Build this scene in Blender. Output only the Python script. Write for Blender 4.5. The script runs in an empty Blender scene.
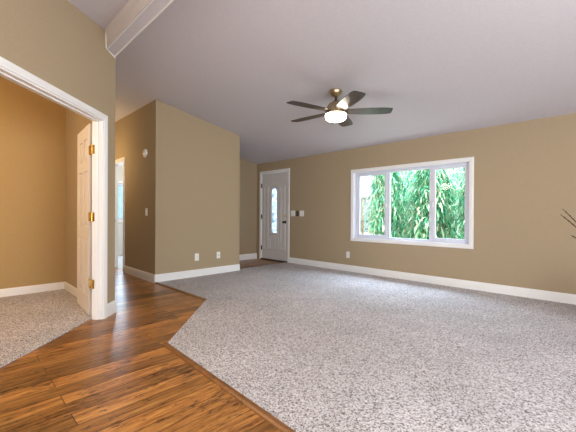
import bpy, bmesh, math, random
from mathutils import Vector, Matrix
PI = math.pi
C = bpy.context.scene.collection
SC = bpy.context.scene

# ------------------------------------------------------------------ camera
cam = bpy.data.cameras.new('camera'); cam.sensor_width = 36; cam.lens = 331.14 / 576 * 36
cam.clip_start = 0.05; cam.clip_end = 200
co = bpy.data.objects.new('camera', cam); C.objects.link(co)
TH, PIT, ROL, EYE = 0.779, -0.0029, 0.0049, 1.0631
F = Vector((-math.sin(TH), math.cos(TH), 0)); R = Vector((math.cos(TH), math.sin(TH), 0)); U = Vector((0, 0, 1))
F2 = F * math.cos(PIT) + U * math.sin(PIT); U2 = U * math.cos(PIT) - F * math.sin(PIT)
cx = R * math.cos(ROL) + U2 * math.sin(ROL); cy = U2 * math.cos(ROL) - R * math.sin(ROL)
m = Matrix((cx, cy, -F2)).transposed().to_4x4(); m.translation = (0, 0, EYE)
co.matrix_world = m
SC.camera = co

# ------------------------------------------------------------------ world, sun, large lights, exposure
w = bpy.data.worlds.new('sky'); SC.world = w; w.use_nodes = True
bg = w.node_tree.nodes['Background']; bg.inputs[0].default_value = (0.84, 0.92, 1.0, 1); bg.inputs[1].default_value = 4.5
SC.view_settings.view_transform = 'Standard'; SC.view_settings.look = 'None'
SC.view_settings.gamma = 1; SC.view_settings.use_curve_mapping = False
SC.view_settings.exposure = -0.08
SC.cycles.use_denoising = True
SC.cycles.max_bounces = 10; SC.cycles.diffuse_bounces = 6; SC.cycles.sample_clamp_indirect = 8.0

def lamp(name, kind, loc, energy, col, aim=None, size=None, size_y=None, radius=None):
    l = bpy.data.lights.new(name, kind); l.energy = energy; l.color = col
    if kind == 'AREA':
        l.shape = 'RECTANGLE'; l.size = size; l.size_y = size_y
    if radius is not None and kind in ('POINT', 'SPOT'): l.shadow_soft_size = radius
    if kind == 'SUN': l.angle = math.radians(2)
    o = bpy.data.objects.new(name, l); C.objects.link(o); o.location = loc
    if aim is not None: o.rotation_euler = Vector(aim).to_track_quat('-Z', 'Y').to_euler()
    return o

lamp('sunlight', 'SUN', (4, 7, 9), 17.0, (1.0, 0.95, 0.86), aim=(-0.75, 0.12, -0.8))
lamp('added_back_fill', 'AREA', (0.9, -2.80, 1.20), 48, (0.90, 0.94, 1.0), aim=(0, 1, 0), size=2.9, size_y=2.0)  # added fill panel behind the camera, no known patio door
lamp('added_right_fill', 'AREA', (2.5, 1.0, 1.35), 205, (0.88, 0.93, 1.0), aim=(-1, 0, 0), size=2.4, size_y=1.4)  # added main fill from the right, placed to balance the walls
lamp('added_warm_fill', 'POINT', (0.1, -1.1, 2.10), 45, (1.0, 0.84, 0.68), radius=0.15)  # added warm fill without a fixture, lifts the near ceiling and beam
lamp('added_sky_panel', 'AREA', (-2.6, 7.4, 3.9), 850, (0.62, 0.76, 1.0), aim=(0, -3.4, -3.6), size=4.5, size_y=1.6)  # added bluish panel above the shrubs, brightens the carpet through the window
lamp('side_room_lamp', 'POINT', (-4.0, -0.9, 2.05), 105, (1.0, 0.72, 0.43), radius=0.12)
lamp('hall_ceiling_light', 'POINT', (-6.7, 1.50, 2.05), 26, (1.0, 0.72, 0.38), radius=0.2)
lamp('added_bath_fill', 'POINT', (-7.9, 3.7, 2.1), 30, (1.0, 0.95, 0.88), radius=0.12)  # added unseen fill to brighten the bathroom, no fixture there
lamp('bathroom_window_daylight', 'AREA', (-8.9, 3.08, 1.37), 65, (0.66, 0.82, 1.0), aim=(1, -0.2, -0.1), size=1.0, size_y=0.9)

# ------------------------------------------------------------------ materials
def nt(name):
    m = bpy.data.materials.new(name); m.use_nodes = True
    return m, m.node_tree.nodes, m.node_tree.links, m.node_tree.nodes['Principled BSDF']

def plain(name, col, rough=0.5, metal=0.0, emit=None, es=0.0, spec=0.5):
    m, n, l, b = nt(name)
    b.inputs['Base Color'].default_value = (*col, 1); b.inputs['Roughness'].default_value = rough
    b.inputs['Metallic'].default_value = metal; b.inputs['Specular IOR Level'].default_value = spec
    if emit: b.inputs['Emission Color'].default_value = (*emit, 1); b.inputs['Emission Strength'].default_value = es
    return m

def textured(name, col, var=0.05, scale=60, bump=0.15, dist=0.002, rough=0.85, spec=0.3):
    m, n, l, b = nt(name)
    tc = n.new('ShaderNodeTexCoord')
    ns = n.new('ShaderNodeTexNoise'); ns.inputs['Scale'].default_value = scale; ns.inputs['Detail'].default_value = 4
    l.new(tc.outputs['Object'], ns.inputs['Vector'])
    rp = n.new('ShaderNodeValToRGB')
    rp.color_ramp.elements[0].position = 0.3; rp.color_ramp.elements[1].position = 0.7
    rp.color_ramp.elements[0].color = (*[c * (1 - var) for c in col], 1); rp.color_ramp.elements[1].color = (*[min(1, c * (1 + var)) for c in col], 1)
    l.new(ns.outputs['Fac'], rp.inputs['Fac']); l.new(rp.outputs['Color'], b.inputs['Base Color'])
    bp = n.new('ShaderNodeBump'); bp.inputs['Strength'].default_value = bump; bp.inputs['Distance'].default_value = dist
    l.new(ns.outputs['Fac'], bp.inputs['Height']); l.new(bp.outputs['Normal'], b.inputs['Normal'])
    b.inputs['Roughness'].default_value = rough; b.inputs['Specular IOR Level'].default_value = spec
    return m

M = {}
M['wall'] = textured('tan_wall_paint', (0.375, 0.290, 0.183), 0.03, 55, 0.2)
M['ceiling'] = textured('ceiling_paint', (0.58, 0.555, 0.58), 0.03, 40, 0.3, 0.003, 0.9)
M['beam'] = plain('warm_lit_beam_paint', (0.68, 0.62, 0.57), 0.5)  # cream tone puts warm light on the beam's near face into the colour
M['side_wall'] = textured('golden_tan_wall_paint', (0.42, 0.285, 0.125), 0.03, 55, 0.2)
M['jamb'] = plain('satin_jamb_paint', (0.78, 0.77, 0.75), 0.7, spec=0.15)
M['trim'] = plain('white_trim_paint', (0.80, 0.79, 0.77), 0.35)
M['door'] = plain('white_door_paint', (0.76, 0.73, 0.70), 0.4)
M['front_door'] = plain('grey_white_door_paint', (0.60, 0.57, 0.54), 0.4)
M['vinyl'] = plain('blue_shaded_vinyl', (0.64, 0.66, 0.73), 0.35)  # white vinyl, with its bluish backlit shade put into the base colour
M['plate'] = plain('white_plastic', (0.82, 0.80, 0.76), 0.35)
M['slot'] = plain('dark_slot', (0.05, 0.045, 0.04), 0.5)
M['black'] = plain('black_plastic', (0.015, 0.015, 0.017), 0.35)
M['brass'] = plain('polished_brass', (0.80, 0.55, 0.16), 0.22, 1.0)
M['bronze'] = plain('dark_bronze', (0.06, 0.045, 0.035), 0.35, 0.8)
M['fan_metal'] = plain('antique_brass_metal', (0.50, 0.40, 0.25), 0.3, 1.0)
M['threshold'] = plain('dark_threshold', (0.05, 0.03, 0.02), 0.5)
M['shade'] = plain('lit_white_glass', (0.95, 0.93, 0.88), 0.3, emit=(1.0, 0.90, 0.76), es=28.0)
M['vase'] = textured('dark_ceramic', (0.05, 0.04, 0.035), 0.1, 20, 0.05, 0.002, 0.4)
M['twig'] = textured('dark_twig_bark', (0.06, 0.035, 0.022), 0.3, 60, 0.3, 0.002, 0.8)
M['bath_floor'] = plain('pale_vinyl_floor', (0.62, 0.66, 0.70), 0.15)
M['bath_wall'] = textured('pale_bath_paint', (0.62, 0.60, 0.55), 0.02, 55, 0.1)
M['siding'] = textured('pale_siding', (0.22, 0.25, 0.27), 0.03, 4, 0.1)
M['roofing'] = textured('grey_shingles', (0.22, 0.23, 0.25), 0.2, 9, 0.4, 0.01)
M['rail'] = textured('grey_blue_rail_paint', (0.07, 0.10, 0.14), 0.08, 12, 0.1)
M['concrete'] = textured('pale_concrete', (0.55, 0.54, 0.52), 0.08, 6, 0.2)
M['stem'] = textured('shrub_stem', (0.20, 0.14, 0.08), 0.2, 30, 0.3)

def blade_mat():
    m, n, l, b = nt('dark_walnut_blade')
    tc = n.new('ShaderNodeTexCoord'); mp = n.new('ShaderNodeMapping'); mp.inputs['Scale'].default_value = (3, 40, 40)
    l.new(tc.outputs['Object'], mp.inputs['Vector'])
    ns = n.new('ShaderNodeTexNoise'); ns.inputs['Scale'].default_value = 3; ns.inputs['Detail'].default_value = 5
    l.new(mp.outputs[0], ns.inputs['Vector'])
    rp = n.new('ShaderNodeValToRGB'); rp.color_ramp.elements[0].color = (0.028, 0.019, 0.016, 1); rp.color_ramp.elements[1].color = (0.07, 0.048, 0.04, 1)
    l.new(ns.outputs['Fac'], rp.inputs['Fac']); l.new(rp.outputs[0], b.inputs['Base Color'])
    b.inputs['Roughness'].default_value = 0.30; b.inputs['Specular IOR Level'].default_value = 0.6
    return m
M['blade'] = blade_mat()

def carpet_mat(name, cols):
    m, n, l, b = nt(name)
    tc = n.new('ShaderNodeTexCoord')
    v = n.new('ShaderNodeTexVoronoi'); v.inputs['Scale'].default_value = 150; v.inputs['Randomness'].default_value = 1
    ns0 = n.new('ShaderNodeTexNoise'); ns0.inputs['Scale'].default_value = 120; ns0.inputs['Detail'].default_value = 2
    add = n.new('ShaderNodeVectorMath'); add.operation = 'MULTIPLY_ADD'; add.inputs[1].default_value = (0.012, 0.012, 0.012)
    l.new(ns0.outputs['Color'], add.inputs[0]); l.new(tc.outputs['Object'], add.inputs[2]); l.new(add.outputs[0], v.inputs['Vector']); l.new(tc.outputs['Object'], ns0.inputs['Vector'])
    sp = n.new('ShaderNodeSeparateColor'); l.new(v.outputs['Color'], sp.inputs[0])
    rp = n.new('ShaderNodeValToRGB'); rp.color_ramp.elements.remove(rp.color_ramp.elements[1])
    for i, (p, c) in enumerate(cols):
        e = rp.color_ramp.elements[0] if i == 0 else rp.color_ramp.elements.new(p)
        e.position = p; e.color = (*c, 1)
    l.new(sp.outputs[0], rp.inputs['Fac'])
    # broad soft patches where the pile leans differently
    big = n.new('ShaderNodeTexNoise'); big.inputs['Scale'].default_value = 2.2; big.inputs['Detail'].default_value = 3
    l.new(tc.outputs['Object'], big.inputs['Vector'])
    mr = n.new('ShaderNodeMapRange'); mr.inputs['To Min'].default_value = 0.90; mr.inputs['To Max'].default_value = 1.10; mr.inputs['From Min'].default_value = 0.3; mr.inputs['From Max'].default_value = 0.7
    l.new(big.outputs['Fac'], mr.inputs['Value'])
    mx = n.new('ShaderNodeVectorMath'); mx.operation = 'SCALE'; l.new(rp.outputs['Color'], mx.inputs[0]); l.new(mr.outputs[0], mx.inputs['Scale'])
    l.new(mx.outputs[0], b.inputs['Base Color'])
    bp = n.new('ShaderNodeBump'); bp.inputs['Strength'].default_value = 0.7; bp.inputs['Distance'].default_value = 0.012; bp.invert = True
    l.new(v.outputs['Distance'], bp.inputs['Height']); l.new(bp.outputs['Normal'], b.inputs['Normal'])
    b.inputs['Roughness'].default_value = 0.95; b.inputs['Specular IOR Level'].default_value = 0.1
    b.inputs['Sheen Weight'].default_value = 0.25; b.inputs['Sheen Roughness'].default_value = 0.6
    return m
M['carpet'] = carpet_mat('frieze_carpet', [(0.0, (0.07, 0.052, 0.045)), (0.16, (0.13, 0.10, 0.09)), (0.28, (0.40, 0.35, 0.335)), (0.55, (0.59, 0.55, 0.545)), (0.85, (0.70, 0.67, 0.67)), (1.0, (0.82, 0.80, 0.80))])

def wood_mat():
    m, n, l, b = nt('handscraped_laminate')
    tc = n.new('ShaderNodeTexCoord')
    mp = n.new('ShaderNodeMapping'); mp.inputs['Rotation'].default_value = (0, 0, PI / 2)
    l.new(tc.outputs['Object'], mp.inputs['Vector'])
    br = n.new('ShaderNodeTexBrick'); br.offset = 0.37; br.offset_frequency = 2
    br.inputs['Color1'].default_value = (0, 0, 0, 1); br.inputs['Color2'].default_value = (1, 1, 1, 1); br.inputs['Mortar'].default_value = (0.5, 0.5, 0.5, 1)
    br.inputs['Scale'].default_value = 1; br.inputs['Brick Width'].default_value = 1.2; br.inputs['Row Height'].default_value = 0.128
    br.inputs['Mortar Size'].default_value = 0.0022; br.inputs['Mortar Smooth'].default_value = 0.2
    l.new(mp.outputs[0], br.inputs['Vector'])
    # grain coordinates, shifted per plank
    sc = n.new('ShaderNodeVectorMath'); sc.operation = 'MULTIPLY'; sc.inputs[1].default_value = (38, 2.6, 1)
    l.new(tc.outputs['Object'], sc.inputs[0])
    of = n.new('ShaderNodeVectorMath'); of.operation = 'MULTIPLY_ADD'; of.inputs[1].default_value = (13, 29, 7)
    l.new(br.outputs['Color'], of.inputs[0]); l.new(sc.outputs[0], of.inputs[2])
    g = n.new('ShaderNodeTexNoise'); g.inputs['Scale'].default_value = 1.0; g.inputs['Detail'].default_value = 7; g.inputs['Roughness'].default_value = 0.65; g.inputs['Distortion'].default_value = 0.8
    l.new(of.outputs[0], g.inputs['Vector'])
    rp = n.new('ShaderNodeValToRGB'); els = rp.color_ramp.elements
    els[0].position = 0.27; els[0].color = (0.07, 0.027, 0.009, 1)
    els[1].position = 0.75; els[1].color = (0.62, 0.31, 0.09, 1)
    e = els.new(0.42); e.color = (0.25, 0.098, 0.024, 1)
    e = els.new(0.55); e.color = (0.42, 0.185, 0.046, 1)
    l.new(g.outputs['Fac'], rp.inputs['Fac'])
    # plank tone
    sp = n.new('ShaderNodeSeparateColor'); l.new(br.outputs['Color'], sp.inputs[0])
    mr = n.new('ShaderNodeMapRange'); mr.inputs['To Min'].default_value = 0.55; mr.inputs['To Max'].default_value = 1.28
    l.new(sp.outputs[0], mr.inputs['Value'])
    ml = n.new('ShaderNodeVectorMath'); ml.operation = 'SCALE'; l.new(rp.outputs['Color'], ml.inputs[0]); l.new(mr.outputs[0], ml.inputs['Scale'])
    # dark scraped streaks and knots
    s2 = n.new('ShaderNodeVectorMath'); s2.operation = 'MULTIPLY'; s2.inputs[1].default_value = (48, 11, 1); l.new(tc.outputs['Object'], s2.inputs[0])
    k = n.new('ShaderNodeTexNoise'); k.inputs['Scale'].default_value = 1.0; k.inputs['Detail'].default_value = 6; k.inputs['Roughness'].default_value = 0.7
    l.new(s2.outputs[0], k.inputs['Vector'])
    cl = n.new('ShaderNodeTexNoise'); cl.inputs['Scale'].default_value = 4.0; cl.inputs['Detail'].default_value = 2; l.new(tc.outputs['Object'], cl.inputs['Vector'])
    ks = n.new('ShaderNodeMath'); ks.operation = 'MULTIPLY_ADD'; ks.inputs[1].default_value = 0.45; ks.inputs[2].default_value = -0.22; l.new(cl.outputs['Fac'], ks.inputs[0])
    ka = n.new('ShaderNodeMath'); ka.operation = 'ADD'; l.new(k.outputs['Fac'], ka.inputs[0]); l.new(ks.outputs[0], ka.inputs[1])
    kr = n.new('ShaderNodeMapRange'); kr.inputs['From Min'].default_value = 0.54; kr.inputs['From Max'].default_value = 0.66; l.new(ka.outputs[0], kr.inputs['Value'])
    mk = n.new('ShaderNodeMix'); mk.data_type = 'RGBA'; mk.inputs[7].default_value = (0.045, 0.018, 0.008, 1)
    kf = n.new('ShaderNodeMath'); kf.operation = 'MULTIPLY'; kf.inputs[1].default_value = 0.85; l.new(kr.outputs[0], kf.inputs[0])
    l.new(kf.outputs[0], mk.inputs[0]); l.new(ml.outputs[0], mk.inputs[6])
    mo = n.new('ShaderNodeMix'); mo.data_type = 'RGBA'; mo.inputs[7].default_value = (0.04, 0.016, 0.007, 1)
    l.new(br.outputs['Fac'], mo.inputs[0]); l.new(mk.outputs[2], mo.inputs[6])
    l.new(mo.outputs[2], b.inputs['Base Color'])
    rr = n.new('ShaderNodeMapRange'); rr.inputs['To Min'].default_value = 0.22; rr.inputs['To Max'].default_value = 0.38; l.new(g.outputs['Fac'], rr.inputs['Value'])
    l.new(rr.outputs[0], b.inputs['Roughness'])
    b1 = n.new('ShaderNodeBump'); b1.inputs['Strength'].default_value = 0.25; b1.inputs['Distance'].default_value = 0.003; l.new(g.outputs['Fac'], b1.inputs['Height'])
    b2 = n.new('ShaderNodeBump'); b.inputs['Specular IOR Level'].default_value = 0.42; b2.inputs['Strength'].default_value = 0.6; b2.inputs['Distance'].default_value = 0.002; b2.invert = True
    l.new(br.outputs['Fac'], b2.inputs['Height']); l.new(b1.outputs[0], b2.inputs['Normal']); l.new(b2.outputs[0], b.inputs['Normal'])
    return m
M['wood'] = wood_mat()
M['strip'] = textured('brown_transition_strip', (0.20, 0.085, 0.028), 0.25, 30, 0.1, 0.002, 0.35)

def glass_mat(name, tint=(0.97, 0.99, 0.98), gl=0.008):
    m = bpy.data.materials.new(name); m.use_nodes = True; n = m.node_tree.nodes; l = m.node_tree.links; n.clear()
    o = n.new('ShaderNodeOutputMaterial'); mix = n.new('ShaderNodeMixShader'); mix.inputs[0].default_value = gl
    t = n.new('ShaderNodeBsdfTransparent'); t.inputs[0].default_value = (*tint, 1)
    g = n.new('ShaderNodeBsdfGlossy'); g.inputs['Roughness'].default_value = 0.02
    l.new(t.outputs[0], mix.inputs[1]); l.new(g.outputs[0], mix.inputs[2]); l.new(mix.outputs[0], o.inputs[0])
    return m
M['glass'] = glass_mat('window_glass')

def frosted_mat(name, tint, pattern):
    m = bpy.data.materials.new(name); m.use_nodes = True; n = m.node_tree.nodes; l = m.node_tree.links; n.clear()
    o = n.new('ShaderNodeOutputMaterial'); mix = n.new('ShaderNodeMixShader'); mix.inputs[0].default_value = 0.55
    t = n.new('ShaderNodeBsdfTransparent'); d = n.new('ShaderNodeBsdfTranslucent')
    tc = n.new('ShaderNodeTexCoord'); ns = n.new('ShaderNodeTexVoronoi'); ns.feature = 'DISTANCE_TO_EDGE'; ns.inputs['Scale'].default_value = pattern
    l.new(tc.outputs['Object'], ns.inputs['Vector'])
    rp = n.new('ShaderNodeValToRGB'); rp.color_ramp.elements[0].position = 0.02; rp.color_ramp.elements[1].position = 0.14
    rp.color_ramp.elements[0].color = (*[c * 0.45 for c in tint], 1); rp.color_ramp.elements[1].color = (*tint, 1)
    l.new(ns.outputs['Distance'], rp.inputs['Fac']); l.new(rp.outputs[0], t.inputs[0]); l.new(rp.outputs[0], d.inputs[0])
    l.new(t.outputs[0], mix.inputs[1]); l.new(d.outputs[0], mix.inputs[2]); l.new(mix.outputs[0], o.inputs[0])
    return m
M['leaded'] = frosted_mat('leaded_door_glass', (0.62, 0.72, 0.80), 11)
M['frosted'] = frosted_mat('frosted_bath_glass', (0.52, 0.62, 0.64), 40)

def leaf_mat(name, cols):
    m = bpy.data.materials.new(name); m.use_nodes = True; n = m.node_tree.nodes; l = m.node_tree.links; n.clear()
    o = n.new('ShaderNodeOutputMaterial'); ge = n.new('ShaderNodeNewGeometry')
    rp = n.new('ShaderNodeValToRGB'); rp.color_ramp.elements.remove(rp.color_ramp.elements[1])
    for i, (p, c) in enumerate(cols):
        e = rp.color_ramp.elements[0] if i == 0 else rp.color_ramp.elements.new(p)
        e.position = p; e.color = (*c, 1)
    l.new(ge.outputs['Random Per Island'], rp.inputs['Fac'])
    p = n.new('ShaderNodeBsdfPrincipled'); p.inputs['Roughness'].default_value = 0.35; l.new(rp.outputs[0], p.inputs['Base Color'])
    t = n.new('ShaderNodeBsdfTranslucent'); l.new(rp.outputs[0], t.inputs[0])
    mix = n.new('ShaderNodeMixShader'); mix.inputs[0].default_value = 0.35
    l.new(p.outputs[0], mix.inputs[1]); l.new(t.outputs[0], mix.inputs[2]); l.new(mix.outputs[0], o.inputs[0])
    return m
M['leaf'] = leaf_mat('shrub_leaf', [(0, (0.03, 0.20, 0.12)), (0.25, (0.08, 0.40, 0.24)), (0.5, (0.20, 0.58, 0.34)), (0.72, (0.48, 0.74, 0.48)), (0.86, (0.76, 0.84, 0.66)), (0.93, (0.80, 0.78, 0.60)), (0.95, (0.30, 0.20, 0.14)), (1, (0.42, 0.30, 0.22))])
M['leaf_pale'] = leaf_mat('pale_leaf', [(0, (0.10, 0.20, 0.08)), (0.5, (0.26, 0.38, 0.16)), (1, (0.46, 0.52, 0.26))])

# ------------------------------------------------------------------ mesh helpers
def box(bm, x0, x1, y0, y1, z0, z1, bev=0.0, mat=None):
    vs = [bm.verts.new(p) for p in ((x0, y0, z0), (x1, y0, z0), (x1, y1, z0), (x0, y1, z0), (x0, y0, z1), (x1, y0, z1), (x1, y1, z1), (x0, y1, z1))]
    fs = [bm.faces.new([vs[i] for i in f]) for f in ((0, 3, 2, 1), (4, 5, 6, 7), (0, 1, 5, 4), (1, 2, 6, 5), (2, 3, 7, 6), (3, 0, 4, 7))]
    if bev > 0:
        es = {e for f in fs for e in f.edges}
        bmesh.ops.bevel(bm, geom=list(es), offset=bev, segments=2, affect='EDGES', profile=0.5)
    return vs

def prism(bm, pts, z0, z1):
    """vertical prism over an anticlockwise outline; z0 and z1 are numbers or functions of (x, y)"""
    f = lambda z, p: z(p[0], p[1]) if callable(z) else z
    lo = [bm.verts.new((p[0], p[1], f(z0, p))) for p in pts]; hi = [bm.verts.new((p[0], p[1], f(z1, p))) for p in pts]
    bm.faces.new(lo[::-1]); bm.faces.new(hi); k = len(pts)
    for i in range(k): bm.faces.new((lo[i], lo[(i + 1) % k], hi[(i + 1) % k], hi[i]))

def sweep(bm, prof, frame_pts):
    """profile [(a, b)...] placed at each frame (origin, a_axis, b_axis); ends capped"""
    rings = [[bm.verts.new(o + a * p + b * q) for p, q in prof] for o, a, b in frame_pts]
    k = len(prof)
    for r0, r1 in zip(rings, rings[1:]):
        for i in range(k): bm.faces.new((r0[i], r0[(i + 1) % k], r1[(i + 1) % k], r1[i]))
    bm.faces.new(rings[0][::-1]); bm.faces.new(rings[-1])

def lathe(bm, prof, seg=32, origin=(0, 0, 0), axis='Z'):
    """profile [(radius, height)...] turned about an axis through origin"""
    o = Vector(origin); rings = []
    for r, h in prof:
        ring = []
        for i in range(seg):
            a = 2 * PI * i / seg; c, s = r * math.cos(a), r * math.sin(a)
            v = {'Z': Vector((c, s, h)), 'Y': Vector((c, h, s)), 'X': Vector((h, c, s))}[axis]
            ring.append(bm.verts.new(o + v))
        rings.append(ring)
    for a, b in zip(rings, rings[1:]):
        for i in range(seg): bm.faces.new((a[i], a[(i + 1) % seg], b[(i + 1) % seg], b[i]))
    bm.faces.new(rings[0][::-1]); bm.faces.new(rings[-1])

def tube(bm, pts, radii, seg=8):
    pts = [Vector(p) for p in pts]; rings = []
    for i, p in enumerate(pts):
        d = (pts[min(i + 1, len(pts) - 1)] - pts[max(i - 1, 0)]).normalized()
        a = d.cross(Vector((0.3, 0.2, 0.93))).normalized(); b = d.cross(a)
        rings.append([bm.verts.new(p + (a * math.cos(2 * PI * j / seg) + b * math.sin(2 * PI * j / seg)) * radii[i]) for j in range(seg)])
    for a, b in zip(rings, rings[1:]):
        for i in range(seg): bm.faces.new((a[i], a[(i + 1) % seg], b[(i + 1) % seg], b[i]))
    bm.faces.new(rings[0][::-1]); bm.faces.new(rings[-1])

def obj(name, bm, mat, parent=None, smooth=False, loc=None):
    bmesh.ops.recalc_face_normals(bm, faces=bm.faces[:])
    me = bpy.data.meshes.new(name); bm.to_mesh(me); bm.free()
    if smooth:
        for p in me.polygons: p.use_smooth = True
    if isinstance(mat, str): mat = M[mat]
    me.materials.append(mat)
    o = bpy.data.objects.new(name, me); C.objects.link(o)
    if parent: o.parent = parent
    if loc: o.location = loc
    if smooth == 'edge':
        for p in me.polygons: p.use_smooth = True
        me.set_sharp_from_angle(angle=math.radians(35))
    return o

def tag(o, label, cat, group=None, kind=None):
    o['label'] = label; o['category'] = cat
    if group: o['group'] = group
    if kind: o['kind'] = kind
    return o

def empty(name, loc, label, cat, group=None, kind=None, rz=0):
    o = bpy.data.objects.new(name, None); C.objects.link(o); o.location = loc; o.rotation_euler = (0, 0, rz); o.empty_display_size = 0.1
    return tag(o, label, cat, group, kind)

def struct(name, bm, mat, label, cat):
    return tag(obj(name, bm, mat), label, cat, kind='structure')

B = bmesh.new

# ------------------------------------------------------------------ setting: key numbers
D = 5.221                      # window wall
XC, XB, YA, YB = -6.229, -5.052, 2.202, 3.8125
SL = 0.17966
ceil_main = lambda x, y: 2.8403 - SL * (y - YA)
ceil_near = lambda x, y: 2.937 + SL * (y - 1.085)
ER = Vector((-3.855, 1.237, 0)); dS = Vector((1, -1, 0)).normalized(); nS = Vector((1, 1, 0)).normalized()
def W(s, d, z=0.0):            # point on the angled wall: s along it, d towards the room
    p = ER + dS * s + nS * d; return Vector((p.x, p.y, z))
XR, YN = 2.6, -2.9             # right wall and back wall
HIN = 1.117                    # hall wall, side-room face
def top(x, y): return (ceil_main if y > 1.17 else ceil_near)(x, y) + 0.02

# ------------------------------------------------------------------ floors
bm = B(); box(bm, -9.2, XR + 0.15, YN - 0.15, D + 0.02, -0.12, 0.0)
struct('floor', bm, 'wood', 'glossy hand-scraped brown plank floor running from the foreground into the hall', 'floor')
bm = B()
prism(bm, [(-5.05, 2.225), (-3.61, 2.225), (-2.60, 1.238), (XR, 1.01), (XR, D), (-5.19, D), (-5.19, YB), (-5.05, YB)], 0.0, 0.014)
struct('floor_carpet', bm, 'carpet', 'beige grey speckled carpet covering the big room under the window', 'carpet')
bm = B()
c0 = W(0.0, -0.112); c1 = W(3.75, -0.112)
prism(bm, [(-5.5, HIN), (-5.5, -3.0), (-1.2, -3.0), (c1.x, c1.y), (c0.x, c0.y), (c0.x, HIN)], 0.0, 0.012)
struct('floor_carpet', bm, 'carpet', 'warm lit brown beige carpet in the side room behind the left doorway', 'carpet')
bm = B(); box(bm, -9.0, -6.2, 2.27, 4.2, 0.0, 0.006)
struct('floor_vinyl', bm, 'bath_floor', 'pale shiny floor seen through the narrow hall doorway', 'floor')
# strips between wood and carpet
def strip(name, p, q, label, wd=0.045):
    p, q = Vector((*p, 0)), Vector((*q, 0)); d = (q - p).normalized(); n = Vector((-d.y, d.x, 0))
    bm = B(); pr = [(-wd / 2, 0), (wd / 2, 0), (wd / 2, 0.010), (wd * 0.25, 0.017), (-wd * 0.25, 0.017), (-wd / 2, 0.006)]
    sweep(bm, pr, [(p, n, U), (q, n, U)])
    return struct(name, bm, 'strip', label, 'trim')
strip('trim_1', (-5.05, 2.21), (-3.60, 2.21), 'dark wooden edge strip between hall planks and carpet')
strip('trim_2', (-2.615, 1.222), (XR, 0.99), 'brown wooden transition strip along the carpet in the foreground')
bm = B(); box(bm, -5.215, -5.185, YB, D, 0.0, 0.016, 0.003)
struct('trim_3', bm, 'strip', 'thin dark strip between entry planks and carpet by the front door', 'trim')

# ------------------------------------------------------------------ ceilings and beam
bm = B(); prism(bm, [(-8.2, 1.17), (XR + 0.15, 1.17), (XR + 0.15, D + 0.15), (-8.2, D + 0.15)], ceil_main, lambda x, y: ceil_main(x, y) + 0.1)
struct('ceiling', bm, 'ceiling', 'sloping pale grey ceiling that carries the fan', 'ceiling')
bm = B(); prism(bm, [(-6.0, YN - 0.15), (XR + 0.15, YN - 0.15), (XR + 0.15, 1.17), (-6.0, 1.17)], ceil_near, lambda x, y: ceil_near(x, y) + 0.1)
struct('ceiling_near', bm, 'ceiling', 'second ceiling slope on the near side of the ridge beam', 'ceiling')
bm = B(); box(bm, -9.1, -6.2, 2.25, 4.3, 2.42, 2.5)
struct('ceiling_bathroom', bm, 'ceiling', 'flat ceiling of the room behind the hall doorway', 'ceiling')

beam = empty('beam', (0, 1.166, 2.762), 'white boxed ridge beam with stepped moulding crossing the top left corner', 'beam', kind='structure')
xa, xb = -3.83, XR
bm = B()
pr = [(1.112, 2.772), (1.118, 2.762), (1.218, 2.762), (1.228, 2.772), (1.228, 3.06), (1.112, 3.06)]
def xsweep(bm, pr, x0, x1): sweep(bm, pr, [(Vector((x0, 0, 0)), Vector((0, 1, 0)), U), (Vector((x1, 0, 0)), Vector((0, 1, 0)), U)])
xsweep(bm, pr, xa, xb)
o = obj('beam_box', bm, 'ceiling', beam); o.location = -Vector(beam.location)
bm = B()
xsweep(bm, [(1.114, 2.774), (1.108, 2.774), (1.108, 2.800), (1.104, 2.803), (1.104, 2.838), (1.109, 2.842), (1.109, 2.862), (1.107, 2.864), (1.106, 2.880), (1.101, 2.884), (1.100, 2.902), (1.094, 2.907), (1.092, 2.926), (1.086, 2.930), (1.084, 2.960), (1.114, 2.960)], xa + 0.08, xb)
o = obj('crown_moulding', bm, 'beam', beam); o.location = -Vector(beam.location)
bm = B()
xsweep(bm, [(1.214, 2.764), (1.214, 2.757), (1.217, 2.754), (1.226, 2.754), (1.231, 2.758), (1.231, 2.79), (1.226, 2.79), (1.226, 2.764)], xa, xb)
xsweep(bm, [(1.111, 2.764), (1.111, 2.757), (1.119, 2.757), (1.119, 2.764)], xa, xb)
o = obj('edge_bead', bm, 'trim', beam); o.location = -Vector(beam.location)
bm = B(); q = 0.006
sweep(bm, [(-q, 0), (q, 0), (q, q), (-q, q)], [(W(0.205, 0, 2.935), dS, nS), (W(0.192, 0, 2.762), (dS + U * 0.5), nS), (W(0.008, 0, 2.750), U, nS)])
o = obj('end_bead', bm, 'trim', beam); o.location = -Vector(beam.location)

# ------------------------------------------------------------------ walls
# window wall, with holes for the front door and the window
HX0, HX1, HZ0, HZ1 = -3.445, -1.492, 0.649, 1.848
DX0, DX1, DZ = -6.052, -5.160, 2.043
bm = B(); y0, y1 = D, D + 0.14
zt = lambda x, y: ceil_main(x, y) + 0.02
def wseg(x0, x1, z0, z1): prism(bm, [(x0, y0), (x1, y0), (x1, y1), (x0, y1)], z0, z1)
wseg(XC - 0.12, DX0, -0.12, zt); wseg(DX0, DX1, DZ, zt); wseg(DX1, HX0, -0.12, zt)
wseg(HX0, HX1, -0.12, HZ0); wseg(HX0, HX1, HZ1, zt); wseg(HX1, XR + 0.15, -0.12, zt)
struct('wall_window', bm, 'wall', 'tan wall with the wide window and the front door', 'wall')
bm = B(); prism(bm, [(XC - 0.1, YB), (XC, YB), (XC, D), (XC - 0.1, D)], 0, zt)
struct('wall_entry', bm, 'wall', 'short dim tan wall left of the front door', 'wall')
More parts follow.
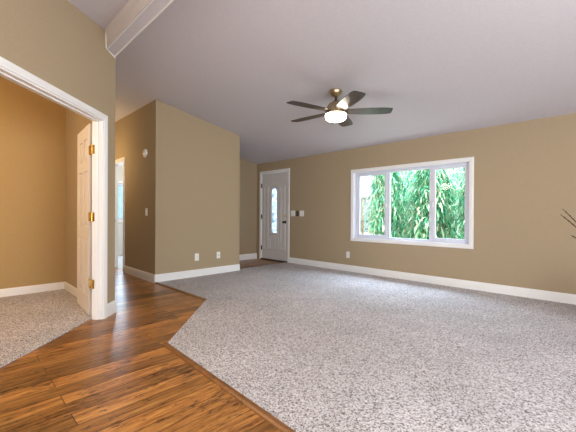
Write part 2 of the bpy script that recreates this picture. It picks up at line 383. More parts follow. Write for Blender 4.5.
# closet block: face with two outlets plus the wall back into the entry
bm = B(); prism(bm, [(XB - 0.12, YA), (XB, YA), (XB, YB), (XC, YB), (XC, YB - 0.12), (XB - 0.12, YB - 0.12)], 0, zt)
struct('wall_middle', bm, 'wall', 'tan wall block in the middle with two outlets near its base', 'wall')
# hall far wall with doorway
HDX0, HDX1, HDZ = -7.10, -6.41, 2.045
bm = B(); a, b = YA, YA + 0.125
prism(bm, [(HDX1, a), (XB - 0.12, a), (XB - 0.12, b), (HDX1, b)], 0, zt)
prism(bm, [(HDX0, a), (HDX1, a), (HDX1, b), (HDX0, b)], HDZ, zt)
prism(bm, [(-9.1, a), (HDX0, a), (HDX0, b), (-9.1, b)], 0, zt)
struct('wall_hall', bm, 'wall', 'shadowed tan hall wall with the alarm and the light switch', 'wall')
# bathroom walls
bm = B(); BW0, BW1, BZ0, BZ1 = 2.62, 3.55, 0.90, 1.86
for (p, q, z0, z1) in ((2.25, BW0, 0, 2.45), (BW1, 4.25, 0, 2.45), (BW0, BW1, 0, BZ0), (BW0, BW1, BZ1, 2.45)):
    box(bm, -9.12, -9.0, p, q, z0, z1)
struct('wall_bathroom_far', bm, 'bath_wall', 'pale far wall with a bright window behind the hall doorway', 'wall')
bm = B(); box(bm, -9.1, -6.2, 4.2, 4.3, 0, 2.45); box(bm, -6.33, -6.23, 2.327, 4.2, 0, 2.45)
struct('wall_bathroom_side', bm, 'bath_wall', 'side walls of the room behind the hall doorway', 'wall')
bm = B(); box(bm, -8.2, -8.1, 1.237, YA, 0, 2.98)
struct('wall_hall_end', bm, 'wall', 'end wall of the hall hidden round the corner', 'wall')
# hall near wall (also closes the side room)
bm = B(); prism(bm, [(-8.2, HIN), (-3.90, HIN), (-3.857, 1.16), (-3.857, 1.235), (-3.87, 1.237), (-8.2, 1.237)], 0, top)
struct('wall_hall_near', bm, 'wall', 'wall between the hall and the warm lit side room', 'wall')
# angled wall with the wide doorway
OS0, OS1, OZ = 0.236, 1.775, 2.015
bm = B(); T = 0.102
def aseg(s0, s1, z0, z1):
    pts = [W(s0, 0), W(s0, -T), W(s1, -T), W(s1, 0)]
    prism(bm, [(p.x, p.y) for p in pts], z0, z1)
atop = lambda x, y: (ceil_near(x, y) if y < 1.16 else 2.955) + 0.01
aseg(0.0, OS0, 0, atop); aseg(OS0, OS1, OZ, atop); aseg(OS1, 3.75, 0, atop)
bmesh.ops.recalc_face_normals(bm, faces=bm.faces[:])
struct('wall_left', bm, 'wall', 'angled tan wall on the left with the wide cased doorway', 'wall')
# side room
bm = B(); prism(bm, [(-5.6, -3.05), (-5.5, -3.05), (-5.5, HIN), (-5.6, HIN)], 0, top)
struct('wall_side_room_far', bm, 'side_wall', 'orange lit far wall of the side room', 'wall')
bm = B(); box(bm, -5.6, -1.1, -3.1, -3.0, 0, 2.25); e = W(3.75, 0); box(bm, -1.3, -1.2, -3.0, e.y + 0.02, 0, 2.42)
struct('wall_side_room_back', bm, 'wall', 'back wall of the side room out of view', 'wall')
# unseen right and back walls, openings added for the fill panels
bm = B()
for (p, q, z0, z1) in ((YN - 0.15, -0.3, 0, 3.0), (2.3, D, 0, 2.85), (-0.3, 2.3, 0, 0.6), (-0.3, 2.3, 2.1, 3.0)): box(bm, XR, XR + 0.12, p, q, z0, z1)
struct('wall_right', bm, 'wall', 'right hand wall out of view with an opening added for fill light', 'wall')
bm = B()
for (p, q, z0, z1) in ((-1.3, -0.65, 0, 2.3), (2.45, XR, 0, 2.3), (-0.65, 2.45, 2.15, 2.3)): box(bm, p, q, YN - 0.12, YN, z0, z1)
struct('wall_back', bm, 'wall', 'back wall behind the camera with an opening added for fill light', 'wall')

# ------------------------------------------------------------------ baseboards
BP = [(0, 0), (0.016, 0), (0.016, 0.092), (0.0135, 0.098), (0.0135, 0.114), (0.009, 0.122), (0.006, 0.131), (0, 0.132)]
def baseboard(name, p, q, label, z=0.0, h=1.0):
    """p to q with the room on the left hand"""
    p, q = Vector((*p, z)), Vector((*q, z)); d = (q - p).normalized(); n = Vector((-d.y, d.x, 0))
    bm = B(); sweep(bm, [(a, b * h) for a, b in BP], [(p, n, U), (q, n, U)])
    return struct(name, bm, 'trim', label, 'baseboard')
baseboard('baseboard_window', (XR, D), (-5.103, D), 'long white baseboard under the window from door casing to right edge')
baseboard('baseboard_entry', (XC, D), (XC, YB), 'white baseboard in the dim entry left of the front door')
baseboard('baseboard_middle', (XB, YB), (XB, YA - 0.016), 'white baseboard under the two outlets on the middle wall')
baseboard('baseboard_hall', (XB + 0.016, YA), (-6.352, YA), 'white baseboard along the shadowed hall wall')
bm = B(); r = W(0.145, 0); q = W(-0.004, 0)
sweep(bm, BP, [(W(0.177, 0), nS, U), (W(-0.004, 0), nS, U), ])
sweep(bm, BP, [(Vector((-3.862, 1.237, 0)), Vector((0, 1, 0)), U), (Vector((-8.1, 1.237, 0)), Vector((0, 1, 0)), U)])
struct('baseboard_left', bm, 'trim', 'short white baseboard at the end of the angled left wall', 'baseboard')
baseboard('baseboard_side_room', (-5.5, HIN), (-5.5, -3.0), 'white baseboard along the orange lit side room wall', 0.0, 0.85)
baseboard('baseboard_side_room_end', (-3.95, HIN), (-5.5, HIN), 'short white baseboard behind the open side room door', 0.0, 0.85)
e = W(1.845, 0); e2 = W(3.75, 0)
bm = B(); sweep(bm, BP, [(W(3.75, 0), nS, U), (W(1.847, 0), nS, U)])
struct('baseboard_left_near', bm, 'trim', 'white baseboard on the near part of the left wall', 'baseboard')

# ------------------------------------------------------------------ casings
CP = [(0, 0), (0, 0.010), (0.008, 0.014), (0.020, 0.013), (0.030, 0.016), (0.055, 0.018), (0.064, 0.016), (0.068, 0.010), (0.068, 0)]   # a: outward from opening, b: off the wall
def casing(bm, path, ins, n, wd=0.068):
    """path: corner points on the opening edge, ins: outward (miter) directions"""
    k = wd / 0.068
    sweep(bm, [(a * k, b) for a, b in CP], [(p, a, n) for p, a in zip(path, ins)])
# left doorway
t3 = empty('trim_4', W(1.0, 0), 'white casing and jambs of the wide doorway in the left wall', 'door trim', kind='structure')
bm = B()
casing(bm, [W(OS0, 0, 0), W(OS0, 0, OZ), W(OS1, 0, OZ), W(OS1, 0, 0)], [-dS, -dS + U, dS + U, dS], nS, 0.060)
o = obj('casing', bm, 'trim', t3); o.location = -W(1.0, 0)
bm = B(); J = 0.013
def abox(bm, s0, s1, d0, d1, z0, z1):
    prism(bm, [(p.x, p.y) for p in (W(s0, d0), W(s0, d1), W(s1, d1), W(s1, d0))], z0, z1)
abox(bm, OS0 - 0.002, OS0 + J, -T - 0.002, 0.003, 0, OZ + 0.002); abox(bm, OS1 - J, OS1 + 0.002, -T - 0.002, 0.003, 0, OZ + 0.002); abox(bm, OS0, OS1, -T - 0.002, 0.003, OZ - J, OZ + 0.002)
abox(bm, OS0 + J, OS0 + J + 0.011, -0.072, -0.038, 0, OZ - J); abox(bm, OS0 + J, OS1 - J, -0.072, -0.038, OZ - J - 0.011, OZ - J)
o = obj('jamb', bm, 'trim', t3); o.location = -W(1.0, 0)
# hall doorway
t4 = empty('trim_5', (-6.755, YA, 0), 'white casing and jambs of the narrow doorway in the hall', 'door trim', kind='structure')
bm = B(); Y = lambda x, z: Vector((x, YA, z)); nY = Vector((0, -1, 0)); X = Vector((1, 0, 0))
casing(bm, [Y(HDX0, 0), Y(HDX0, HDZ), Y(HDX1, HDZ), Y(HDX1, 0)], [-X, -X + U, X + U, X], nY, 0.058)
o = obj('casing', bm, 'trim', t4); o.location = (6.755, -YA, 0)
bm = B(); box(bm, HDX0 - 0.002, HDX0 + J, YA - 0.003, YA + 0.128, 0, HDZ); box(bm, HDX1 - J, HDX1 + 0.002, YA - 0.003, YA + 0.128, 0, HDZ); box(bm, HDX0, HDX1, YA - 0.003, YA + 0.128, HDZ - J, HDZ + 0.002)
o = obj('jamb', bm, 'jamb', t4); o.location = (6.755, -YA, 0)
bm = B(); box(bm, HDX0 + J, HDX0 + J + 0.003, YA + 0.035, YA + 0.075, 0.90, 0.97)
o = obj('strike_plate', bm, 'bronze', t4); o.location = (6.755, -YA, 0); o['label'] = 'dark strike plate'

# ------------------------------------------------------------------ bathroom window
wb = empty('window_2', (-9.0, 3.085, BZ0), 'bright frosted window seen through the narrow hall doorway', 'window', kind='structure')
sh = lambda o, p: setattr(o, 'location', -Vector(p.location))
bm = B(); n0 = Vector((1, 0, 0)); Yv = Vector((0, 1, 0)); P = lambda y, z: Vector((-9.0, y, z))
casing(bm, [P(BW0, BZ0), P(BW0, BZ1), P(BW1, BZ1), P(BW1, BZ0), P(BW0, BZ0)], [-Yv - U, -Yv + U, Yv + U, Yv - U, -Yv - U], n0, 0.06)
sh(obj('casing', bm, 'trim', wb), wb)
bm = B()
for (p, q, z0, z1) in ((BW0, BW0 + .05, BZ0, BZ1), (BW1 - .05, BW1, BZ0, BZ1), (BW0 + .05, BW1 - .05, BZ0, BZ0 + .05), (BW0 + .05, BW1 - .05, BZ1 - .05, BZ1)): box(bm, -9.09, -9.04, p, q, z0, z1)
sh(obj('frame', bm, 'vinyl', wb), wb)
bm = B(); box(bm, -9.068, -9.062, BW0 + .05, BW1 - .05, BZ0 + .05, BZ1 - .05); sh(obj('pane', bm, 'frosted', wb), wb)

# ------------------------------------------------------------------ main window
w1 = empty('window_1', (-2.47, D, HZ0), 'wide white three-part sliding window looking out on green leaves', 'window', kind='structure')
Pw = lambda x, z: Vector((x, D, z))
bm = B()
casing(bm, [Pw(HX0, HZ0), Pw(HX0, HZ1), Pw(HX1, HZ1), Pw(HX1, HZ0), Pw(HX0, HZ0)], [-X - U, -X + U, X + U, X - U, -X - U], nY, 0.06)
sh(obj('casing', bm, 'trim', w1), w1)
def ring(bm, x0, x1, z0, z1, wl, wr, wb_, wt, ya, yb, bev=0.003):
    box(bm, x0, x0 + wl, ya, yb, z0, z1, bev); box(bm, x1 - wr, x1, ya, yb, z0, z1, bev)
    box(bm, x0 + wl, x1 - wr, ya, yb, z0, z0 + wb_, bev); box(bm, x0 + wl, x1 - wr, ya, yb, z1 - wt, z1, bev)
bm = B(); ring(bm, HX0, HX1, HZ0, HZ1, 0.006, 0.006, 0.006, 0.006, D - 0.003, D + 0.14, 0)
sh(obj('jamb_liner', bm, 'vinyl', w1), w1)
bm = B(); ring(bm, HX0 + .006, HX1 - .006, HZ0 + .006, HZ1 - .006, 0.034, 0.034, 0.03, 0.036, D + 0.055, D + 0.125)
box(bm, -2.845, -2.763, D + 0.072, D + 0.12, HZ0 + .036, HZ1 - .042, 0.003); box(bm, -2.088, -2.012, D + 0.072, D + 0.12, HZ0 + .036, HZ1 - .042, 0.003)
sh(obj('window_frame', bm, 'vinyl', w1), w1)
for (x0, x1, z0, z1) in ((HX0 + .04, -2.815, HZ0 + .030, HZ1 - .036), (-2.04, HX1 - .04, HZ0 + .030, HZ1 - .036)):
    bm = B(); ring(bm, x0, x1, z0, z1, 0.048, 0.040, 0.040, 0.036, D + 0.060, D + 0.092)
    s = obj('sash', bm, 'vinyl', w1); sh(s, w1)
    bm = B(); box(bm, x0 + .046, x1 - .038, D + 0.074, D + 0.079, z0 + .038, z1 - .034); obj('pane', bm, 'glass', s)
    bm = B(); xx = x1 - 0.012 if x0 < -3 else x0 + 0.012
    box(bm, xx - 0.008, xx + 0.008, D + 0.046, D + 0.061, 1.20, 1.27, 0.003); obj('latch', bm, 'plate', s)
bm = B(); box(bm, -2.765, -2.086, D + 0.094, D + 0.099, HZ0 + .034, HZ1 - .040); sh(obj('pane', bm, 'glass', w1), w1)

# ------------------------------------------------------------------ front door
fd = empty('door_1', (-5.606, D, 0), 'closed white front door with tall arched glass light and raised moulding', 'door', kind='structure')
bm = B(); casing(bm, [Pw(DX0, 0), Pw(DX0, DZ), Pw(DX1, DZ), Pw(DX1, 0)], [-X, -X + U, X + U, X], nY, 0.056)
sh(obj('casing', bm, 'trim', fd), fd)
bm = B(); box(bm, DX0 - .001, DX0 + .012, D - .002, D + .138, 0, DZ); box(bm, DX1 - .012, DX1 + .001, D - .002, D + .138, 0, DZ); box(bm, DX0, DX1, D - .002, D + .138, DZ - .012, DZ + .001)
sh(obj('jamb', bm, 'trim', fd), fd)
SX0, SX1, SZ0, SZ1 = DX0 + .015, DX1 - .015, 0.035, DZ - .015
LXc, LW, LZ0, LZ1 = -5.606, 0.098, 0.640, 1.700      # glass light half width
def arch(w_, z0, z1, k=12):
    pts = [(LXc - w_, z0)]
    pts += [(LXc - w_ * math.cos(PI * i / k), z1 - w_ + w_ * math.sin(PI * i / k)) for i in range(k + 1)]
    pts += [(LXc + w_, z0)]
    return pts
# slab with an arched hole
bm = B(); yf, yb_ = D + 0.008, D + 0.052
inner = arch(LW, LZ0, LZ1)
outer = []
for x, z in inner:
    if z <= LZ0 + 1e-6: outer.append((SX0 if x < LXc else SX1, SZ0))
    else:
        t = (z - LZ0) / (LZ1 - LZ0)
        outer.append(None)
k = len(inner)
for i in range(k):
    if outer[i] is None:
        x, z = inner[i]; j = (i - 1) / (k - 3)      # 0..1 along the arch
        per = [(SX0, LZ1 - LW), (SX0, SZ1), (SX1, SZ1), (SX1, LZ1 - LW)]
        seg = j * 3; a = min(int(seg), 2); f = seg - a
        outer[i] = (per[a][0] + (per[a + 1][0] - per[a][0]) * f, per[a][1] + (per[a + 1][1] - per[a][1]) * f)
# keep the two top corners exact
def ringface(bm, inn, out, y): return [bm.verts.new((x, y, z)) for x, z in inn], [bm.verts.new((x, y, z)) for x, z in out]
fi, fo = ringface(bm, inner, outer, yf); bi, bo = ringface(bm, inner, outer, yb_)
for i in range(k):
    j = (i + 1) % k
    bm.faces.new((fi[i], fi[j], fo[j], fo[i])); bm.faces.new((bi[j], bi[i], bo[i], bo[j]))
    bm.faces.new((fi[j], fi[i], bi[i], bi[j])); bm.faces.new((fo[i], fo[j], bo[j], bo[i]))
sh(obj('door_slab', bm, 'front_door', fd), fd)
def moulding(bm, pts, wd, y, h, closed=True):
    """raised moulding ribbon following an (x, z) outline"""
    P_ = [Vector((x, z)) for x, z in pts]; n = len(P_); rings = []
    for i in range(n):
        a = (P_[i] - P_[i - 1]) if (closed or i > 0) else (P_[1] - P_[0]); b = (P_[(i + 1) % n] - P_[i]) if (closed or i < n - 1) else a
        a.normalize(); b.normalize(); na = Vector((-a.y, a.x)); nb = Vector((-b.y, b.x)); mm = (na + nb); mm = mm / max(0.3, mm.dot(na))
        rings.append([bm.verts.new((P_[i].x + mm.x * wd * u, y - h * v, P_[i].y + mm.y * wd * u)) for u, v in ((-.5, -.1), (-.5, 0.5), (-.2, 1), (.2, 1), (.5, .5), (.5, -.1))])
    for i in range(n if closed else n - 1):
        r0, r1 = rings[i], rings[(i + 1) % n]
        for q in range(6): bm.faces.new((r0[q], r0[(q + 1) % 6], r1[(q + 1) % 6], r1[q]))
    if not closed: bm.faces.new(rings[0][::-1]); bm.faces.new(rings[-1])
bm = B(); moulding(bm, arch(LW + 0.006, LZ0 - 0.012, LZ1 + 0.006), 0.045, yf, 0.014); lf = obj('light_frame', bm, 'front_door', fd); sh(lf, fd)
bm = B(); pts = arch(LW + 0.002, LZ0, LZ1); va = [bm.verts.new((x, yf + 0.018, z)) for x, z in pts]; vb = [bm.verts.new((x, yf + 0.024, z)) for x, z in pts]
bm.faces.new(va); bm.faces.new(vb[::-1])
for i in range(len(pts)): j = (i + 1) % len(pts); bm.faces.new((va[i], va[j], vb[j], vb[i]))
g = obj('glass_light', bm, 'leaded', fd); sh(g, fd); g['label'] = 'tall arched patterned glass'
bm = B()
moulding(bm, arch(0.185, 0.56, 1.80)[1:-1], 0.018, yf, 0.008, closed=False)
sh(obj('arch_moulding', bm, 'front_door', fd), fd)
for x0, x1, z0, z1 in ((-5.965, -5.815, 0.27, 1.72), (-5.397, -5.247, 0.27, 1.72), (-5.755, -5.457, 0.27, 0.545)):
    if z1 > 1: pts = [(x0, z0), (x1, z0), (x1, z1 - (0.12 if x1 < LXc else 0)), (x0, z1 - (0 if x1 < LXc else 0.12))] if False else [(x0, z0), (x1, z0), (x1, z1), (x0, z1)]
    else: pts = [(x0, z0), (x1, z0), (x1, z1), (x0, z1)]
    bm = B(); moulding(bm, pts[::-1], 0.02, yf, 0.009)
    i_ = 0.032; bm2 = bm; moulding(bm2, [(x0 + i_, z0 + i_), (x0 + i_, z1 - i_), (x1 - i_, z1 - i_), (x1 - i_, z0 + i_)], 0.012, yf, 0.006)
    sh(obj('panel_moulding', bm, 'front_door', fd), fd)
for z in (0.28, 1.02, 1.76):
    bm = B(); box(bm, DX0 - 0.004, DX0 + 0.022, D - 0.012, D + 0.006, z - .05, z + .05, 0.002); lathe(bm, [(0.007, -.055), (0.007, .055)], 10, (DX0 + 0.010, D - 0.012, z))
    o = obj('hinge', bm, 'bronze', fd); sh(o, fd); o['label'] = 'dark bronze hinge'
bm = B(); lathe(bm, [(0.033, 0), (0.033, -.006), (0.02, -.012), (0.011, -.02), (0.011, -.038), (0.022, -.045), (0.029, -.058), (0.027, -.070), (0.012, -.077)], 20, (-5.246, yf, 0.905), 'Y')
o = obj('knob', bm, 'bronze', fd, True); sh(o, fd); o['label'] = 'dark round knob'
bm = B(); lathe(bm, [(0.030, 0), (0.030, -.010), (0.022, -.018)], 20, (-5.246, yf, 1.045), 'Y'); box(bm, -5.252, -5.240, yf - .036, yf - .016, 1.022, 1.068, 0.003)
o = obj('deadbolt', bm, 'fan_metal', fd); sh(o, fd); o['label'] = 'brass deadbolt turn'
bm = B(); box(bm, DX0, DX1, D - 0.03, D + 0.13, 0.0, 0.03, 0.004); o = obj('threshold', bm, 'threshold', fd); sh(o, fd); o['label'] = 'dark door threshold'

# ------------------------------------------------------------------ open six panel door of the side room
hx, hy = -3.842, 0.984
sd = empty('door_2', (hx, hy, 0), 'white six-panel door standing open inside the left doorway', 'door', kind='structure', rz=PI - math.radians(4.0))
DW, DH, DT = 0.665, 1.975, 0.035       # local: x along the leaf from the hinge, y thickness (0..-DT), z up
bm = B()
st, mid = 0.11, 0.095
pw = (DW - 2 * st - mid) / 2
rows = [(0.21, 0.80), (0.93, 1.52), (1.62, 1.86)]
xs = [(st, st + pw), (st + pw + mid, DW - st)]
zb, zt2 = 0.02, 0.02 + DH
box(bm, 0, st, -DT, 0, zb, zt2, 0.002); box(bm, DW - st, DW, -DT, 0, zb, zt2, 0.002); box(bm, st + pw, st + pw + mid, -DT, 0, zb, zt2)
zz = zb
for (z0, z1) in rows + [(zt2, zt2)]:
    for (x0, x1) in xs:
        box(bm, x0, x1, -DT, 0, zz, z0)
    zz = z1
slab = obj('door_frame', bm, 'door', sd)
for (z0, z1) in rows:
    for (x0, x1) in xs:
        bm = B(); box(bm, x0 - .002, x1 + .002, -DT + 0.014, -0.014, z0 - .002, z1 + .002)
        for ya, yb2 in ((-0.0142, -0.004), (-DT + 0.0142, -DT + 0.004)):
            q = 0.042; v0 = [bm.verts.new(p) for p in ((x0 + .012, ya, z0 + .012), (x1 - .012, ya, z0 + .012), (x1 - .012, ya, z1 - .012), (x0 + .012, ya, z1 - .012))]
            v1 = [bm.verts.new(p) for p in ((x0 + q, yb2, z0 + q), (x1 - q, yb2, z0 + q), (x1 - q, yb2, z1 - q), (x0 + q, yb2, z1 - q))]
            bm.faces.new(v1)
            for i in range(4): bm.faces.new((v0[i], v0[(i + 1) % 4], v1[(i + 1) % 4], v1[i]))
        obj('door_panel', bm, 'door', sd)
hinge_w = W(OS0 + J, -T + 0.004)
for z in (1.715, 1.035, 0.355):
    bm = B()
    # leaf on the jamb
    s0 = OS0 + J
    pts = [W(s0, -T + 0.004), W(s0, -T + 0.042), W(s0 + 0.003, -T + 0.042), W(s0 + 0.003, -T + 0.004)]
    prism(bm, [(p.x, p.y) for p in pts], z - 0.045, z + 0.045)
    kx, ky = W(s0 + 0.004, -T - 0.004).x, W(s0 + 0.004, -T - 0.004).y
    lathe(bm, [(0.004, -.052), (0.0075, -.048), (0.0075, .048), (0.004, .052)], 12, (kx, ky, z))
    box(bm, hx - 0.001, kx + 0.004, ky - 0.004, ky - 0.001, z - .045, z + .045)
    box(bm, hx - 0.001, hx + 0.0025, hy + 0.0, hy + 0.033, z - .045, z + .045)
    me_o = obj('hinge', bm, 'brass'); me_o.parent = sd; me_o.matrix_parent_inverse = (Matrix.Translation(sd.location) @ Matrix.Rotation(sd.rotation_euler.z, 4, 'Z')).inverted(); me_o['label'] = 'polished brass hinge'

# ------------------------------------------------------------------ ceiling fan
FX, FY = -2.507, 3.388
fz = ceil_main(FX, FY)
fan = empty('ceiling_fan', (FX, FY, fz), 'five-blade brass and walnut ceiling fan with glowing white bowl light', 'ceiling fan')
tilt = Matrix.Rotation(math.atan(SL), 4, 'X').inverted()
bm = B(); lathe(bm, [(0.079, 0.004), (0.079, -.012), (0.074, -.030), (0.058, -.055), (0.036, -.074), (0.020, -.080)], 32)
o = obj('canopy', bm, 'fan_metal', fan, 'edge')
bm = B(); lathe(bm, [(0.013, -.05), (0.013, -.135)], 16); lathe(bm, [(0.026, -.118), (0.030, -.128), (0.030, -.142), (0.02, -.15)], 20); obj('downrod', bm, 'bronze', fan, 'edge')
bm = B(); lathe(bm, [(0.030, -.132), (0.060, -.142), (0.092, -.162), (0.114, -.192), (0.124, -.222), (0.126, -.250), (0.136, -.256), (0.138, -.292), (0.130, -.298), (0.05, -.298)], 40)
obj('motor_housing', bm, 'fan_metal', fan, 'edge')
bm = B(); lathe(bm, [(0.128, -.296), (0.132, -.303), (0.132, -.325), (0.127, -.345), (0.112, -.362), (0.085, -.373), (0.05, -.379), (0.01, -.381)], 40)
o = obj('light_bowl', bm, 'shade', fan, True); o['label'] = 'glowing white glass bowl'
BZ = 2.365 - fz; BR = 0.69
def fan_blade(a):
    bm = B(); secs = [(0.115, 0.050), (0.16, 0.062), (0.22, 0.074), (0.32, 0.086), (0.45, 0.092), (0.56, 0.090), (0.63, 0.084), (0.674, 0.074), (0.688, 0.062), (0.692, 0.045)]
    rows = []
    for r, h in secs:
        rows.append([bm.verts.new((r, y, z)) for y, z in ((-h, -.003), (0, -.0035), (h, -.003), (h, .003), (0, .0035), (-h, .003))])
    for r0, r1 in zip(rows, rows[1:]):
        for i in range(6): bm.faces.new((r0[i], r0[(i + 1) % 6], r1[(i + 1) % 6], r1[i]))
    bm.faces.new(rows[0][::-1]); bm.faces.new(rows[-1])
    o = obj('blade', bm, 'blade', fan)
    o.rotation_euler = (math.radians(-7.5), 0, a); o.location = (0, 0, BZ)
    bm = B()
    iron = [(0.09, 0.018), (0.13, 0.022), (0.16, 0.034), (0.20, 0.030), (0.225, 0.012)]
    rows = [[bm.verts.new((r, y, z)) for y, z in ((-h, .0038), (h, .0038), (h, .0095), (-h, .0095))] for r, h in iron]
    for r0, r1 in zip(rows, rows[1:]):
        for i in range(4): bm.faces.new((r0[i], r0[(i + 1) % 4], r1[(i + 1) % 4], r1[i]))
    bm.faces.new(rows[0][::-1]); bm.faces.new(rows[-1])
    obj('blade_iron', bm, 'fan_metal', o)
for i in range(5): fan_blade(math.radians(40 + 72 * i))

# ------------------------------------------------------------------ plates on the walls (built facing -Y, then turned)
def plate(name, loc, rz, label, cat, kind, wd=0.072, ht=0.118, gangs=1, mat='plate', group=None):
    t = empty(name, loc, label, cat, group=group, rz=rz)
    bm = B(); box(bm, -wd / 2, wd / 2, -0.007, 0.001, -ht / 2, ht / 2, 0.003); obj('cover_plate', bm, mat, t)
    for g in range(gangs):
        x = (g - (gangs - 1) / 2) * 0.046
        if kind == 'outlet':
            for zc in (-0.02, 0.02):
                bm = B(); box(bm, -0.016, 0.016, -0.010, -0.005, zc - .0135, zc + .0135, 0.004); s = obj('socket', bm, 'plate', t)
                bm = B(); box(bm, -0.008, -0.0055, -0.0108, -0.0095, zc - .003, zc + .007); box(bm, 0.0055, 0.008, -0.0108, -0.0095, zc - .003, zc + .006); box(bm, -0.002, 0.002, -0.0108, -0.0095, zc - .0095, zc - .0055)
                obj('slots', bm, 'slot', s)
        elif kind == 'rocker':
            bm = B(); box(bm, x - 0.017, x + 0.017, -0.011, -0.005, -0.034, 0.034, 0.003); obj('rocker', bm, mat, t)
        elif kind == 'coax':
            bm = B(); lathe(bm, [(0.008, -.006), (0.008, -.010), (0.0048, -.010), (0.0048, -.020)], 12, (0, 0, 0), 'Y'); obj('coax_jack', bm, 'bronze', t)
        elif kind == 'toggle':
            bm = B(); box(bm, x - 0.005, x + 0.005, -0.020, -0.006, -0.004, 0.014, 0.002); obj('toggle', bm, mat, t)
        elif kind == 'keypad':
            for r_ in range(2):
                bm = B(); box(bm, -0.024, 0.024, -0.010, -0.005, -0.036 + r_ * 0.042, -0.002 + r_ * 0.042, 0.003); obj('button', bm, 'slot', t)
    return t
plate('wall_outlet', (XB, 2.915, 0.342), PI / 2, 'white duplex outlet on the middle wall, nearer the hall corner', 'outlet', 'outlet', 0.076, 0.122)
plate('coax_plate', (XB, 3.345, 0.341), PI / 2, 'white jack plate on the middle wall, nearer the front door', 'wall plate', 'coax', 0.072, 0.118)
plate('wall_outlet', (-3.565, D, 0.322), 0, 'white outlet low on the window wall below the window corner', 'outlet', 'outlet', 0.072, 0.118)
plate('light_switch', (-5.000, D, 1.098), 0, 'white double switch plate right beside the front door casing', 'light switch', 'rocker', 0.125, 0.122, 2)
plate('wall_keypad', (-4.868, D, 1.098), 0, 'black control between the two white plates by front door', 'keypad', 'keypad', 0.076, 0.118, 1, 'black')
plate('light_switch', (-4.740, D, 1.098), 0, 'white double switch plate right of the black control, farther from front door', 'light switch', 'rocker', 0.120, 0.122, 2)
plate('light_switch', (-5.388, YA, 1.103), 0, 'single white light switch on the shadowed hall wall', 'light switch', 'toggle', 0.070, 0.122)
al = empty('wall_alarm', (-5.430, YA, 2.052), 'small white oval alarm high on the hall wall', 'alarm')
bm = B(); lathe(bm, [(0.060, 0), (0.060, -.010), (0.055, -.022), (0.040, -.030), (0.012, -.033)], 28, (0, 0, 0), 'Y')
for v in bm.verts: v.co.z *= 1.2; v.co.x *= 1.15
obj('alarm_body', bm, 'plate', al, True)
bm = B(); box(bm, -0.022, 0.022, -0.034, -0.026, -0.040, -0.030, 0.002)
obj('grille', bm, 'slot', al)
bm = B(); lathe(bm, [(0.006, -.03), (0.006, -.036), (0.003, -.037)], 10, (0, 0, 0.02), 'Y'); obj('indicator', bm, 'slot', al)

# ------------------------------------------------------------------ twigs in a floor vase at the right edge
vs = empty('twig_vase', (0.20, 4.30, 0.014), 'bare dark twigs reaching in at the right edge before the tan wall', 'twigs')
bm = B(); lathe(bm, [(0.085, 0), (0.10, 0.01), (0.125, 0.14), (0.12, 0.30), (0.075, 0.47), (0.05, 0.54), (0.062, 0.585), (0.052, 0.585), (0.04, 0.54)], 28); obj('vase', bm, 'vase', vs, True)
def px(x, y, dep):
    return Vector((0, 0, EYE)) + (F2 + cx * ((x - 288) / 331.14) + cy * ((216 - y) / 331.14)) * dep
random.seed(5)
base = Vector((0.20, 4.30, 0.52))
for tip, dep, via in (((562.5, 209), 3.02, (577, 223)), ((560.5, 214.5), 3.10, (577, 228)), ((571, 235.5), 2.95, (580, 240.5)), ((604, 180), 3.0, (612, 205)), ((640, 170), 3.0, (642, 200))):
    e = px(*tip, dep); v = px(*via, dep + 0.02)
    # from the vase mouth out to the tip
    pts = [base - Vector(vs.location), (base * 0.6 + v * 0.4) - Vector(vs.location) + Vector((0, 0, 0.03)), v - Vector(vs.location), (v + e) / 2 - Vector(vs.location) + Vector((0, 0, 0.003)), e - Vector(vs.location)]
    bm = B(); tube(bm, pts, [0.006, 0.0058, 0.0052, 0.0042, 0.0025], 7)
    for f in (0.25, 0.5, 0.75):
        c = v.lerp(e, f) - Vector(vs.location); bmesh.ops.create_icosphere(bm, subdivisions=1, radius=0.0075, matrix=Matrix.Translation(c + Vector((0, 0, 0.003))))
    obj('twig', bm, 'twig', vs, True)

# ------------------------------------------------------------------ outside
bm = B(); box(bm, -30, 20, D + 0.16, 40, -0.5, -0.35)
struct('ground', bm, 'concrete', 'pale ground outside the window', 'ground')

def foliage(n, size, leaf, droop, rnd, shape):
    vs_, fs_ = [], []
    for _ in range(n):
        p = shape(rnd)
        L = leaf * rnd.uniform(0.6, 1.3); wd = L * rnd.uniform(0.042, 0.068)
        a = rnd.uniform(0, 2 * PI); d = Vector((math.cos(a), math.sin(a), rnd.uniform(-1.6, 0.25))).normalized()
        s = d.cross(U).normalized(); s = (s + Vector((0, 0, rnd.uniform(-0.5, 0.5)))).normalized()
        i0 = len(vs_); q = Vector(p)
        for k_, f in enumerate((0.25, 1.0, 0.8, 0.08)):
            vs_ += [tuple(q - s * wd * f), tuple(q + s * wd * f)]
            q = q + d * (L / 3); d = (d + Vector((0, 0, -droop))).normalized()
        for k_ in range(3):
            j = i0 + 2 * k_; fs_.append((j, j + 1, j + 3, j + 2))
    me = bpy.data.meshes.new('foliage'); me.from_pydata(vs_, [], fs_); me.update()
    return me

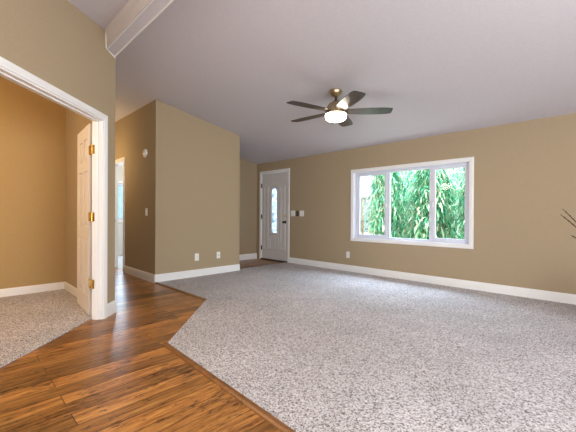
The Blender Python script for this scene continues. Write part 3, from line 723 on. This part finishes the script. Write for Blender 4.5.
def shrub(name, x, y, r, h, n, label, mat, leaf=0.21, seed=1, group=None, stems=6, z0=-0.35, zmin=0.1):
    rnd = random.Random(seed)
    t = empty(name, (x, y, z0), label, 'shrub', group=group)
    def shape(rn):
        u = rn.random(); z = h * (zmin + (1 - zmin) * u); rr = r * (1.0 - 0.45 * max(0, u - 0.6) / 0.4) * math.sqrt(rn.uniform(0.15, 1)); a = rn.uniform(0, 2 * PI)
        return (rr * math.cos(a), rr * math.sin(a), z)
    me = foliage(n, r, leaf, 0.45, rnd, shape); me.materials.append(M[mat])
    o = bpy.data.objects.new('foliage', me); C.objects.link(o); o.parent = t
    for i in range(stems):
        a = rnd.uniform(0, 2 * PI); b_ = rnd.uniform(0.3, 0.9) * r; bm = B()
        tube(bm, [(0.1 * math.cos(a), 0.1 * math.sin(a), 0), (0.5 * b_ * math.cos(a), 0.5 * b_ * math.sin(a), h * 0.5), (b_ * math.cos(a), b_ * math.sin(a), h * 0.92)], [0.02, 0.015, 0.006], 6)
        obj('stem', bm, 'stem', t)
G = 'leafy shrubs outside the window'
shrub('leafy_shrub', -3.56, 6.75, 0.42, 2.75, 4400, 'drooping green shrub behind the left edge of the middle pane', 'leaf', seed=1, group=G)
shrub('leafy_shrub', -2.62, 6.75, 0.44, 2.85, 5600, 'dense drooping green shrub filling the middle window pane', 'leaf', seed=2, group=G)
shrub('leafy_shrub', -1.66, 6.75, 0.44, 2.85, 5600, 'dense drooping green shrub filling the right window pane', 'leaf', seed=3, group=G)
shrub('leafy_shrub', -4.02, 8.25, 0.50, 3.1, 3800, 'taller green shrub standing behind the left edge of the middle pane', 'leaf', seed=5, group=G)
shrub('leafy_shrub', -2.92, 8.25, 0.52, 3.1, 4200, 'taller green shrub standing behind the gap between two front shrubs', 'leaf', seed=6, group=G)
shrub('leafy_shrub', -1.85, 8.25, 0.50, 3.0, 2000, 'taller green shrub farthest right behind the right pane', 'leaf', seed=8, group=G)
shrub('leafy_shrub', -5.46, 9.0, 0.58, 2.6, 480, 'sparse yellow-green shrub behind the left window pane', 'leaf_pale', leaf=0.15, seed=7, group=G)

fe = empty('rail_fence', (-7.3, 10.2, -0.35), 'grey blue rail fence low behind the left window pane', 'fence')
for z in (0.93, 1.2):
    bm = B(); box(bm, -2.5, 2.0, -0.02, 0.02, z - .035, z + .035, 0.005); obj('rail', bm, 'rail', fe)
for x in (-2.4, -0.9, 0.6, 1.9):
    bm = B(); box(bm, x - .05, x + .05, 0.02, 0.12, 0, 1.3, 0.006); obj('post', bm, 'rail', fe)
ho = empty('neighbour_house', (-14.0, 24.0, -0.35), 'pale house across the way behind the left window pane', 'house')
bm = B(); box(bm, -6, 6, 0, 7, 0, 2.9)
for i in range(14): box(bm, -6.01, 6.01, -0.02, 0.01, 0.2 * i, 0.2 * i + 0.19)
obj('wall', bm, 'siding', ho)
bm = B(); sweep(bm, [(-0.6, 2.85), (3.5, 4.6), (7.6, 2.85), (7.6, 3.0), (3.5, 4.8), (-0.6, 3.0)], [(Vector((-6.4, 0, 0)), Vector((0, 1, 0)), U), (Vector((6.4, 0, 0)), Vector((0, 1, 0)), U)]); obj('roof', bm, 'roofing', ho)
for x in (-3.2, 0.4, 3.6):
    bm = B(); ring(bm, x - .6, x + .6, 1.0, 2.2, .08, .08, .08, .08, -0.06, 0.0, 0); f_ = obj('window', bm, 'trim', ho)
    bm = B(); box(bm, x - .52, x + .52, -0.045, -0.03, 1.08, 2.12); obj('pane', bm, 'rail', f_)
